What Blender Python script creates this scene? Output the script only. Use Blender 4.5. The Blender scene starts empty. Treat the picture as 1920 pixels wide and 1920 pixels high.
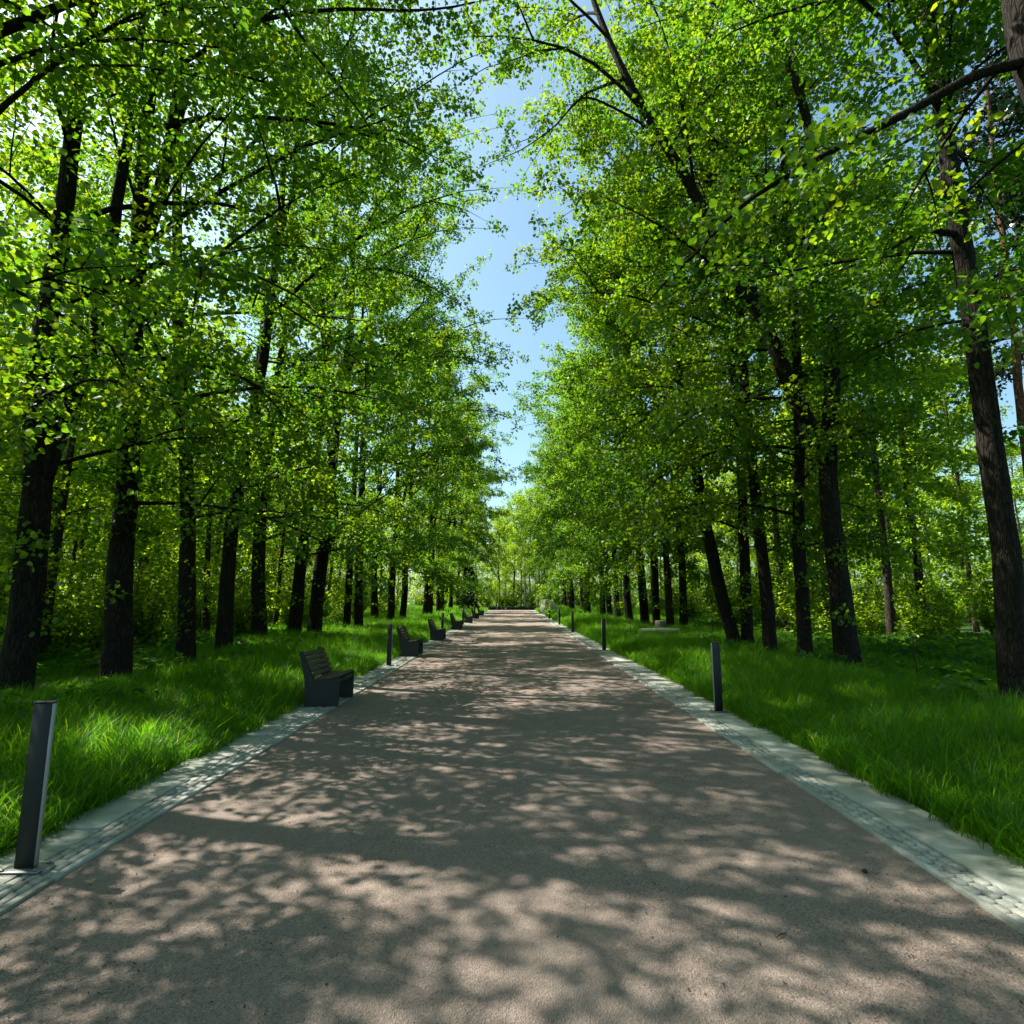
import bpy, math
import numpy as np
from mathutils import Vector

# ------------------------------------------------------------------ camera, world, sun, exposure
scene = bpy.context.scene
COL = scene.collection
F_PX, PITCH, CAM_H = 1060.0, math.radians(8.63), 1.6

cam_data = bpy.data.cameras.new("camera")
cam_data.sensor_width = 36.0
cam_data.lens = 36.0 * F_PX / 1920.0
cam_data.clip_start = 0.05
cam_data.clip_end = 3000.0
cam = bpy.data.objects.new("camera", cam_data)
cam.location = (0, 0, CAM_H)
cam.rotation_euler = (math.radians(90) + PITCH, 0, 0)
COL.objects.link(cam)
scene.camera = cam

SUN_ELEV = math.radians(54)
SUN_AZ = Vector((-0.95, 0.31)).normalized()          # horizontal direction towards the sun
SUN_DIR = Vector((SUN_AZ.x * math.cos(SUN_ELEV), SUN_AZ.y * math.cos(SUN_ELEV), math.sin(SUN_ELEV)))

world = bpy.data.worlds.new("World")
scene.world = world
world.use_nodes = True
wn = world.node_tree
wn.nodes.clear()
sky = wn.nodes.new("ShaderNodeTexSky")
sky.sky_type = 'NISHITA'
sky.sun_disc = False
sky.sun_elevation = SUN_ELEV
sky.sun_rotation = math.atan2(SUN_AZ.x, SUN_AZ.y)
sky.air_density = 1.0
sky.dust_density = 2.4
sky.ozone_density = 0.5
bg = wn.nodes.new("ShaderNodeBackground")
bg.inputs[1].default_value = 0.10
wo = wn.nodes.new("ShaderNodeOutputWorld")
tint = wn.nodes.new("ShaderNodeMix")
tint.data_type = 'RGBA'
tint.blend_type = 'MULTIPLY'
tint.inputs[0].default_value = 1.0
tint.inputs[7].default_value = (.80, 1.0, .93, 1)
wn.links.new(sky.outputs[0], tint.inputs[6])
wn.links.new(tint.outputs[2], bg.inputs[0])
wn.links.new(bg.outputs[0], wo.inputs[0])

sun_data = bpy.data.lights.new("sun", 'SUN')
sun_data.energy = 5.0
sun_data.angle = math.radians(0.53)
sun_data.color = (1.0, 0.93, 0.82)
sun = bpy.data.objects.new("sun", sun_data)
sun.rotation_euler = SUN_DIR.to_track_quat('Z', 'Y').to_euler()
COL.objects.link(sun)

scene.view_settings.view_transform = 'Standard'
scene.view_settings.look = 'None'
scene.view_settings.gamma = 1.0
scene.view_settings.use_curve_mapping = False
scene.view_settings.exposure = 1.42
scene.render.engine = 'CYCLES'
cy = scene.cycles
cy.max_bounces = 6
cy.diffuse_bounces = 3
cy.glossy_bounces = 2
cy.transmission_bounces = 4
cy.transparent_max_bounces = 4
cy.caustics_reflective = False
cy.caustics_refractive = False
cy.use_denoising = True
cy.use_adaptive_sampling = True
cy.adaptive_threshold = 0.015
cy.sample_clamp_indirect = 6.0

RNG = np.random.default_rng(20240511)


# ------------------------------------------------------------------ helpers
def ray(px, py):
    u = (px - 960.0) / F_PX
    v = (960.0 - py) / F_PX
    return u, math.cos(PITCH) - v * math.sin(PITCH), math.sin(PITCH) + v * math.cos(PITCH)


def ground_point(px, py, height=0.0):
    u, f, z = ray(px, py)
    t = (height - CAM_H) / z
    return u * t, f * t


def at(px, py, Y):
    u, f, z = ray(px, py)
    t = Y / f
    return np.array((u * t, Y, CAM_H + z * t))


def tag(o, label=None, category=None, group=None, kind=None):
    if label: o["label"] = label
    if category: o["category"] = category
    if group: o["group"] = group
    if kind: o["kind"] = kind
    return o


def link(o, parent=None):
    COL.objects.link(o)
    if parent is not None:
        o.parent = parent
    return o


def empty(name, loc=(0, 0, 0), rz=0.0):
    o = bpy.data.objects.new(name, None)
    o.location = loc
    o.rotation_euler = (0, 0, rz)
    o.empty_display_size = 0.3
    return link(o)


def obj(name, mesh, parent=None, loc=(0, 0, 0), rz=0.0):
    o = bpy.data.objects.new(name, mesh)
    o.location = loc
    o.rotation_euler = (0, 0, rz)
    return link(o, parent)


def mesh_np(name, verts, faces, mat, tone=None, smooth=False):
    """faces: (n,k) int array, every face with k corners."""
    verts = np.asarray(verts, dtype=np.float32)
    faces = np.asarray(faces, dtype=np.int32)
    me = bpy.data.meshes.new(name)
    n, k = faces.shape
    me.vertices.add(len(verts))
    me.vertices.foreach_set("co", verts.ravel())
    me.loops.add(n * k)
    me.loops.foreach_set("vertex_index", faces.ravel())
    me.polygons.add(n)
    me.polygons.foreach_set("loop_start", np.arange(0, n * k, k, dtype=np.int32))
    if smooth:
        me.polygons.foreach_set("use_smooth", np.ones(n, dtype=bool))
    if tone is not None:
        a = me.attributes.new("tone", 'FLOAT', 'FACE')
        a.data.foreach_set("value", np.asarray(tone, dtype=np.float32))
    me.update(calc_edges=True)
    me.materials.append(mat)
    return me


def box_arrays(x0, x1, y0, y1, z0, z1, b=0.0):
    """a box, with bevelled top edges when b > 0"""
    if b <= 0:
        v = [(x0, y0, z0), (x1, y0, z0), (x1, y1, z0), (x0, y1, z0), (x0, y0, z1), (x1, y0, z1), (x1, y1, z1), (x0, y1, z1)]
        f = [(0, 3, 2, 1), (4, 5, 6, 7), (0, 1, 5, 4), (1, 2, 6, 5), (2, 3, 7, 6), (3, 0, 4, 7)]
        return np.array(v, float), np.array(f)
    v = [(x0, y0, z0), (x1, y0, z0), (x1, y1, z0), (x0, y1, z0),
         (x0, y0, z1 - b), (x1, y0, z1 - b), (x1, y1, z1 - b), (x0, y1, z1 - b),
         (x0 + b, y0 + b, z1), (x1 - b, y0 + b, z1), (x1 - b, y1 - b, z1), (x0 + b, y1 - b, z1)]
    f = [(0, 3, 2, 1), (8, 9, 10, 11), (0, 1, 5, 4), (1, 2, 6, 5), (2, 3, 7, 6), (3, 0, 4, 7),
         (4, 5, 9, 8), (5, 6, 10, 9), (6, 7, 11, 10), (7, 4, 8, 11)]
    return np.array(v, float), np.array(f)


def join(parts):
    vs, fs, off = [], [], 0
    for v, f in parts:
        vs.append(v); fs.append(np.asarray(f) + off); off += len(v)
    return np.concatenate(vs), np.concatenate(fs)


def prism(profile, axis_len, bevel=0.0):
    """closed 2D profile (y,z list) extruded along x from 0 to axis_len -> bmesh mesh arrays as polygons list"""
    n = len(profile)
    v = [(0, p[0], p[1]) for p in profile] + [(axis_len, p[0], p[1]) for p in profile]
    f = [tuple(range(n))[::-1], tuple(range(n, 2 * n))]
    f += [(i, (i + 1) % n, n + (i + 1) % n, n + i) for i in range(n)]
    return v, f


def tube(points, radii, sides=8, wob=0.0, rng=None, flare=0.0):
    P = np.asarray(points, float)
    n = len(P)
    T = np.gradient(P, axis=0)
    T /= np.linalg.norm(T, axis=1, keepdims=True) + 1e-9
    ref = np.array((0.0, 1.0, 0.0)) if abs(T[0, 1]) < 0.8 else np.array((1.0, 0, 0))
    N = np.cross(T, ref); N /= np.linalg.norm(N, axis=1, keepdims=True) + 1e-9
    B = np.cross(T, N)
    a = np.linspace(0, 2 * math.pi, sides, endpoint=False)
    R = np.repeat(np.asarray(radii, float)[:, None], sides, axis=1)
    if wob and rng is not None:
        ph = rng.uniform(0, 6.28, 4)
        s = np.arange(n)[:, None] * 0.55
        R = R * (1 + wob * (np.sin(2 * a[None] + s * .5 + ph[0]) + .8 * np.sin(3 * a[None] - s * .7 + ph[1])
                            + .6 * np.sin(5 * a[None] + s + ph[2])) * .6 + wob * rng.normal(0, .35, R.shape))
    if flare:
        zz = P[:, 2:3]
        R = R * (1 + flare * np.exp(-np.clip(zz, 0, None) / .22) * (1 + .5 * np.sin(5 * a[None] + 1.3)))
    V = P[:, None, :] + R[..., None] * (np.cos(a)[None, :, None] * N[:, None, :] + np.sin(a)[None, :, None] * B[:, None, :])
    V = V.reshape(-1, 3)
    i = np.arange(n - 1)[:, None] * sides
    j = np.arange(sides)[None]
    jn = (j + 1) % sides
    Fq = np.stack([i + j, i + jn, i + sides + jn, i + sides + j], -1).reshape(-1, 4)
    return V, Fq


def thin_tubes(P, r0, r1, sides=3):
    """many little tubes at once. P (m,n,3), radii (m,)"""
    m, n, _ = P.shape
    T = P[:, -1] - P[:, 0]
    T = T / (np.linalg.norm(T, axis=1, keepdims=True) + 1e-9)
    ref = np.where(np.abs(T[:, 2:3]) < .8, np.array([[0, 0, 1.0]]), np.array([[1.0, 0, 0]]))
    N = np.cross(T, ref); N /= np.linalg.norm(N, axis=1, keepdims=True) + 1e-9
    B = np.cross(T, N)
    a = np.linspace(0, 2 * math.pi, sides, endpoint=False)
    ring = np.cos(a)[None, :, None] * N[:, None] + np.sin(a)[None, :, None] * B[:, None]      # m,s,3
    w = np.linspace(0, 1, n)
    rad = r0[:, None] * (1 - w) + r1[:, None] * w                                            # m,n
    V = P[:, :, None, :] + rad[:, :, None, None] * ring[:, None]
    base = (np.arange(m) * n * sides)[:, None, None]
    i = (np.arange(n - 1) * sides)[None, :, None]
    j = np.arange(sides)[None, None]
    jn = (j + 1) % sides
    Fq = np.stack([base + i + j, base + i + jn, base + i + sides + jn, base + i + sides + j], -1).reshape(-1, 4)
    return V.reshape(-1, 3), Fq


# ------------------------------------------------------------------ materials
def new_mat(name):
    m = bpy.data.materials.new(name)
    m.use_nodes = True
    nt = m.node_tree
    nt.nodes.clear()
    out = nt.nodes.new("ShaderNodeOutputMaterial")
    return m, nt, out


def node(nt, kind, **kw):
    n = nt.nodes.new(kind)
    for k, v in kw.items():
        setattr(n, k, v)
    return n


def ramp(nt, src, stops):
    r = node(nt, "ShaderNodeValToRGB")
    el = r.color_ramp.elements
    while len(el) < len(stops):
        el.new(0.5)
    for e, (p, c) in zip(el, stops):
        e.position = p
        e.color = (*c, 1)
    nt.links.new(src, r.inputs[0])
    return r.outputs[0]


def mix(nt, a, b, fac, mode='MIX'):
    n = node(nt, "ShaderNodeMix", data_type='RGBA', blend_type=mode)
    for i, s in ((6, a), (7, b), (0, fac)):
        if isinstance(s, (int, float)):
            n.inputs[i].default_value = s
        elif isinstance(s, tuple):
            n.inputs[i].default_value = (*s, 1)
        else:
            nt.links.new(s, n.inputs[i])
    return n.outputs[2]


def noise(nt, scale, detail=4, rough=.6, vec=None, out=0):
    n = node(nt, "ShaderNodeTexNoise")
    n.inputs["Scale"].default_value = scale
    n.inputs["Detail"].default_value = detail
    n.inputs["Roughness"].default_value = rough
    if vec is not None:
        nt.links.new(vec, n.inputs["Vector"])
    return n.outputs[out]


def coords(nt, kind="Object", scale=None):
    t = node(nt, "ShaderNodeTexCoord").outputs[kind]
    if scale:
        mp = node(nt, "ShaderNodeMapping")
        mp.inputs["Scale"].default_value = scale
        nt.links.new(t, mp.inputs[0])
        return mp.outputs[0]
    return t


def principled(nt, out, color, rough=.8, spec=.3, bump=None, bump_s=.5, bump_d=.01, metal=0.0):
    p = node(nt, "ShaderNodeBsdfPrincipled")
    if isinstance(color, tuple):
        p.inputs["Base Color"].default_value = (*color, 1)
    else:
        nt.links.new(color, p.inputs["Base Color"])
    if isinstance(rough, (int, float)):
        p.inputs["Roughness"].default_value = rough
    else:
        nt.links.new(rough, p.inputs["Roughness"])
    p.inputs["Specular IOR Level"].default_value = spec
    p.inputs["Metallic"].default_value = metal
    if bump is not None:
        b = node(nt, "ShaderNodeBump")
        b.inputs["Strength"].default_value = bump_s
        b.inputs["Distance"].default_value = bump_d
        nt.links.new(bump, b.inputs["Height"])
        nt.links.new(b.outputs[0], p.inputs["Normal"])
    nt.links.new(p.outputs[0], out.inputs[0])
    return p


def leaf_material(name, stops, trans_stops, trans=.5, gloss=.06, rough=.35, per_object=0.5):
    """thin leaf: diffuse front, coloured light through the blade, a little sheen. tone = value stored per leaf"""
    m, nt, out = new_mat(name)
    att = node(nt, "ShaderNodeAttribute", attribute_name="tone").outputs["Fac"]
    oi = node(nt, "ShaderNodeObjectInfo").outputs["Random"]
    ma = node(nt, "ShaderNodeMath", operation='MULTIPLY_ADD')
    nt.links.new(oi, ma.inputs[0]); ma.inputs[1].default_value = per_object * .5; nt.links.new(att, ma.inputs[2])
    sb = node(nt, "ShaderNodeMath", operation='SUBTRACT'); nt.links.new(ma.outputs[0], sb.inputs[0]); sb.inputs[1].default_value = per_object * .25
    c = ramp(nt, sb.outputs[0], stops)
    ct = ramp(nt, sb.outputs[0], trans_stops)
    d = node(nt, "ShaderNodeBsdfDiffuse"); nt.links.new(c, d.inputs[0])
    t = node(nt, "ShaderNodeBsdfTranslucent"); nt.links.new(ct, t.inputs[0])
    g = node(nt, "ShaderNodeBsdfGlossy"); g.inputs["Roughness"].default_value = rough; g.inputs[0].default_value = (.8, .9, .8, 1)
    m1 = node(nt, "ShaderNodeMixShader"); m1.inputs[0].default_value = trans
    nt.links.new(d.outputs[0], m1.inputs[1]); nt.links.new(t.outputs[0], m1.inputs[2])
    m2 = node(nt, "ShaderNodeMixShader"); m2.inputs[0].default_value = gloss
    nt.links.new(m1.outputs[0], m2.inputs[1]); nt.links.new(g.outputs[0], m2.inputs[2])
    nt.links.new(m2.outputs[0], out.inputs[0])
    return m


M = {}
M['leaf'] = leaf_material("linden_leaf",
    [(0.0, (.022, .070, .006)), (.5, (.042, .104, .006)), (1.0, (.080, .140, .007))],
    [(0.0, (.09, .29, .010)), (.5, (.21, .42, .010)), (1.0, (.52, .62, .010))], trans=.55, gloss=.028, rough=.42)
M['leaf_wood'] = leaf_material("woodland_leaf",
    [(0.0, (.035, .090, .008)), (.5, (.062, .130, .009)), (1.0, (.100, .165, .012))],
    [(0.0, (.24, .48, .010)), (.5, (.40, .60, .014)), (1.0, (.58, .70, .020))], trans=.58, gloss=.02)
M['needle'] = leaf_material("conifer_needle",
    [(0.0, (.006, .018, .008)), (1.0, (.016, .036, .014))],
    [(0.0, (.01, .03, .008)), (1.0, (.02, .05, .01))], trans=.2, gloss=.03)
M['grass'] = leaf_material("grass_blade",
    [(0.0, (.020, .085, .003)), (.5, (.044, .125, .004)), (1.0, (.085, .160, .007))],
    [(0.0, (.08, .36, .006)), (.5, (.19, .50, .008)), (1.0, (.42, .62, .014))], trans=.54, gloss=.015, rough=.4, per_object=.3)
M['herb'] = leaf_material("ground_cover_leaf",
    [(0.0, (.020, .075, .014)), (1.0, (.045, .125, .016))],
    [(0.0, (.08, .28, .01)), (1.0, (.20, .42, .012))], trans=.5, gloss=.015)


def bark_material(name, dark, mid, light, moss=.25):
    m, nt, out = new_mat(name)
    co = coords(nt, "Object", (1, 1, .22))
    vo = node(nt, "ShaderNodeTexVoronoi", feature='DISTANCE_TO_EDGE')
    vo.inputs["Scale"].default_value = 26
    dn = noise(nt, 5, 4, .6, co, 1)
    warp = mix(nt, co, dn, .12, 'ADD')
    nt.links.new(warp, vo.inputs["Vector"])
    n1 = noise(nt, 14, 6, .65, co)
    crack = ramp(nt, vo.outputs[0], [(0, (0, 0, 0)), (.18, (1, 1, 1))])
    c1 = ramp(nt, n1, [(.25, dark), (.55, mid), (.8, light)])
    c2 = mix(nt, dark, c1, crack)
    big = noise(nt, 1.6, 4, .6, coords(nt, "Object"))
    mo = ramp(nt, big, [(.52, (0, 0, 0)), (.72, (moss,) * 3)])
    c3 = mix(nt, c2, (.035, .045, .014), mo)
    oi = node(nt, 'ShaderNodeObjectInfo').outputs['Random']
    c3 = mix(nt, c3, (1.4, 1.35, 1.3), ramp(nt, oi, [(0, (0,) * 3), (1, (.8,) * 3)]), 'MULTIPLY')
    hgt = mix(nt, crack, n1, .35)
    principled(nt, out, c3, .92, .15, hgt, .9, .02)
    return m


M['bark'] = bark_material("linden_bark", (.008, .007, .0055), (.025, .021, .017), (.052, .044, .036))
M['bark_wood'] = bark_material("woodland_bark", (.020, .017, .013), (.058, .047, .036), (.105, .088, .068), .15)
M['bark_pale'] = bark_material("pale_bark", (.10, .095, .08), (.26, .24, .20), (.38, .36, .31), .1)
M['bark_pine'] = bark_material("pine_bark", (.05, .028, .018), (.17, .085, .05), (.26, .14, .085), .05)

# gravel path
m, nt, out = new_mat("gravel")
co = coords(nt, "Object")
fine = noise(nt, 60, 4, .8, co)
vor = node(nt, "ShaderNodeTexVoronoi"); vor.inputs["Scale"].default_value = 125
nt.links.new(co, vor.inputs["Vector"])
grain = ramp(nt, vor.outputs["Color"], [(.12, (.045, .034, .028)), (.42, (.23, .178, .15)), (.75, (.32, .255, .218)), (.95, (.45, .38, .33))])
blot = noise(nt, .55, 5, .6, co)
bl2 = noise(nt, 6, 4, .6, co)
c = mix(nt, grain, (.21, .172, .148), ramp(nt, fine, [(.35, (.8,) * 3), (.65, (.15,) * 3)]))
c = mix(nt, c, (.245, .205, .178), ramp(nt, blot, [(.38, (0,) * 3), (.68, (.8,) * 3)]))
c = mix(nt, c, (.70, .68, .66), ramp(nt, bl2, [(.3, (0,) * 3), (.8, (.6,) * 3)]), 'MULTIPLY')
h = mix(nt, vor.outputs["Distance"], fine, .5)
principled(nt, out, c, .95, .1, h, .8, .016)
M['gravel'] = m

# soil under the grass
m, nt, out = new_mat("soil")
co = coords(nt, "Object")
c = ramp(nt, noise(nt, 3, 6, .7, co), [(.3, (.020, .040, .010)), (.6, (.035, .070, .014)), (.8, (.055, .065, .022))])
principled(nt, out, c, .95, .1, noise(nt, 30, 5, .7, co), .8, .03)
M['soil'] = m


def stone_material(name, a, b, speck=.25, scale=90, dirty=.7):
    m, nt, out = new_mat(name)
    co = coords(nt, "Object")
    oi = node(nt, "ShaderNodeObjectInfo").outputs["Random"]
    base = mix(nt, a, b, noise(nt, 3.2, 6, .65, co))
    base = mix(nt, base, tuple(x * .72 for x in a), ramp(nt, oi, [(0, (0,) * 3), (1, (.75,) * 3)]))
    sp = ramp(nt, noise(nt, scale, 3, .8, co), [(.35, (.55,) * 3), (.6, (1,) * 3)])
    base = mix(nt, base, sp, speck, 'MULTIPLY')
    dirt = ramp(nt, noise(nt, 2.3, 8, .75, node(nt, 'ShaderNodeNewGeometry').outputs['Position']), [(.44, (0,) * 3), (.72, (dirty,) * 3)])
    base = mix(nt, base, (.12, .10, .075), dirt)
    principled(nt, out, base, .85, .3, noise(nt, 45, 5, .7, co), .35, .006)
    return m


M['slab'] = stone_material("pale_paving", (.36, .385, .345), (.44, .46, .40))
M['sett'] = stone_material("granite_sett", (.33, .355, .32), (.43, .45, .40), .4, 60)
M['joint'] = stone_material("joint_sand", (.17, .16, .135), (.23, .215, .18), .5, 120)
M['boulder'] = stone_material("pale_boulder", (.56, .50, .42), (.66, .60, .51), .25, 14, .15)
M['log'] = stone_material("cut_wood", (.50, .42, .29), (.60, .52, .38), .25, 25, .2)


def plain(name, col, rough=.5, spec=.4, amp=.15, scale=8, metal=0.0):
    m, nt, out = new_mat(name)
    co = coords(nt, "Object")
    n = noise(nt, scale, 6, .65, co)
    c = mix(nt, tuple(x * (1 - amp) for x in col), tuple(min(1, x * (1 + amp)) for x in col), n)
    r = ramp(nt, n, [(.3, (rough - .08,) * 3), (.7, (rough + .1,) * 3)])
    principled(nt, out, c, r, spec, noise(nt, 180, 2, .5, co), .08, .002, metal)
    return m


M['anthracite'] = plain("anthracite_paint", (.026, .032, .034), .62, .25)
M['diffuser'] = plain("pale_diffuser", (.34, .37, .36), .35, .5, .06)
M['plate'] = plain("steel_plate", (.22, .23, .23), .45, .5, .2, 8, .6)
m, nt, out = new_mat("weathered_slat")
co = coords(nt, "Object", (1.2, 22, 22))
n = noise(nt, 6, 6, .7, co)
c = ramp(nt, n, [(.25, (.045, .033, .025)), (.55, (.088, .066, .051)), (.8, (.14, .11, .088))])
principled(nt, out, c, .75, .25, n, .4, .004)
M['slat'] = m
M['twig'] = plain("twig_brown", (.05, .032, .022), .8, .2, .4)


# ------------------------------------------------------------------ tree growing
def interp_poly(P, z):
    return np.stack([np.interp(z, P[:, 2], P[:, i]) for i in range(3)], -1)


def smooth_poly(P, n, rng=None, wob=0.0):
    P = np.asarray(P, float)
    s = np.concatenate([[0], np.cumsum(np.linalg.norm(np.diff(P, axis=0), axis=1))])
    t = np.linspace(0, s[-1], n)
    Q = np.stack([np.interp(t, s, P[:, i]) for i in range(3)], -1)
    for _ in range(3):
        Q[1:-1] = .25 * Q[:-2] + .5 * Q[1:-1] + .25 * Q[2:]
    if wob and rng is not None:
        w = rng.normal(0, wob, Q.shape); w[0] = 0
        w[1:-1] = (w[:-2] + w[1:-1] + w[2:]) / 3
        Q[1:-1, :2] += w[1:-1, :2]
    return Q


def unit(v):
    return v / (np.linalg.norm(v, axis=-1, keepdims=True) + 1e-9)


def leaves_on(starts, dirs, lens, droop, rng, density, size, spread, hexa, flat=.55):
    """sprays of leaves along branchlets. starts (m,3), dirs (m,3) unit, lens (m,)"""
    cnt = np.maximum(2, (lens * density * rng.uniform(.75, 1.25, len(lens))).astype(int))
    idx = np.repeat(np.arange(len(starts)), cnt)
    n = len(idx)
    s = rng.uniform(.08, 1.05, n) ** .85
    L = lens[idx]
    D = dirs[idx]
    pos = starts[idx] + D * (s * L)[:, None]
    pos[:, 2] -= droop[idx] * (s * L) ** 2
    side = unit(np.stack([-D[:, 1], D[:, 0], np.zeros(n)], -1))
    lat = rng.normal(0, 1, n) * spread * (1.15 - .6 * s) * np.minimum(1, L)
    pos += side * lat[:, None]
    pos[:, 2] += rng.normal(0, .55, n) * spread - .12 * np.abs(lat)
    up = np.array([0, 0, 1.0])
    nrm = unit(up + rng.normal(0, flat, (n, 3)) + D * .25)
    ax = unit(D * .6 + side * np.sign(lat)[:, None] * .7 + rng.normal(0, .5, (n, 3)) + np.array([0, 0, -.35]))
    ax = unit(ax - nrm * (ax * nrm).sum(-1, keepdims=True))
    bx = np.cross(nrm, ax)
    sz = size * rng.uniform(.6, 1.25, n)
    branch_tone = rng.normal(0, .14, len(starts))[idx]
    tone = np.clip(.45 + branch_tone + rng.normal(0, .13, n), 0, 1)
    if hexa:
        tx = np.array([0, -.40, -.34, 0, .34, .40]); ty = np.array([0, .22, .66, 1.0, .66, .22]); tz = np.array([0, .10, .06, -.10, .06, .10])
        V = pos[:, None] + sz[:, None, None] * (tx[None, :, None] * bx[:, None] + ty[None, :, None] * ax[:, None] + tz[None, :, None] * nrm[:, None])
        b = (np.arange(n) * 6)[:, None]
        Fq = np.concatenate([b + np.array([[0, 3, 2, 1]]), b + np.array([[0, 5, 4, 3]])], 0)
        tone = np.concatenate([tone, tone])
    else:
        tx = np.array([0, -.43, 0, .43]); ty = np.array([0, .45, 1.0, .45]); tz = np.array([0, .08, -.06, .08])
        V = pos[:, None] + sz[:, None, None] * (tx[None, :, None] * bx[:, None] + ty[None, :, None] * ax[:, None] + tz[None, :, None] * nrm[:, None])
        Fq = (np.arange(n) * 4)[:, None] + np.array([[0, 3, 2, 1]])
    return V.reshape(-1, 3), Fq, tone


def branchlets_along(P, az_hint, rng, per_m, lscale, s0=.18):
    """side twigs along a limb polyline"""
    seg = np.linalg.norm(np.diff(P, axis=0), axis=1)
    L = seg.sum()
    nb = max(3, int(L * per_m))
    s = np.sort(rng.uniform(s0, 1.0, nb)) * L
    cs = np.concatenate([[0], np.cumsum(seg)])
    st = np.stack([np.interp(s, cs, P[:, i]) for i in range(3)], -1)
    nx = np.stack([np.interp(np.minimum(s + .15, L), cs, P[:, i]) for i in range(3)], -1)
    pv = np.stack([np.interp(np.maximum(s - .15, 0), cs, P[:, i]) for i in range(3)], -1)
    d = unit(nx - pv)
    sgn = np.where(np.arange(nb) % 2 == 0, 1.0, -1.0)
    ang = sgn * rng.uniform(.45, 1.25, nb)
    horiz = np.hypot(d[:, 0], d[:, 1])
    az = np.where(horiz > .25, np.arctan2(d[:, 1], d[:, 0]) + ang, rng.uniform(0, 6.28, nb))
    el = np.arcsin(np.clip(d[:, 2], -1, 1)) * .5 + rng.normal(.0, .42, nb)
    D = np.stack([np.cos(az) * np.cos(el), np.sin(az) * np.cos(el), np.sin(el)], -1)
    ln = lscale * (.45 + .75 * (1 - s / L)) * rng.uniform(.6, 1.25, nb)
    # the tip carries on as a spray of its own
    st = np.concatenate([st, P[-1:]]); D = np.concatenate([D, d[-1:]]); ln = np.concatenate([ln, [lscale * .7]])
    return st, D, ln


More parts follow.
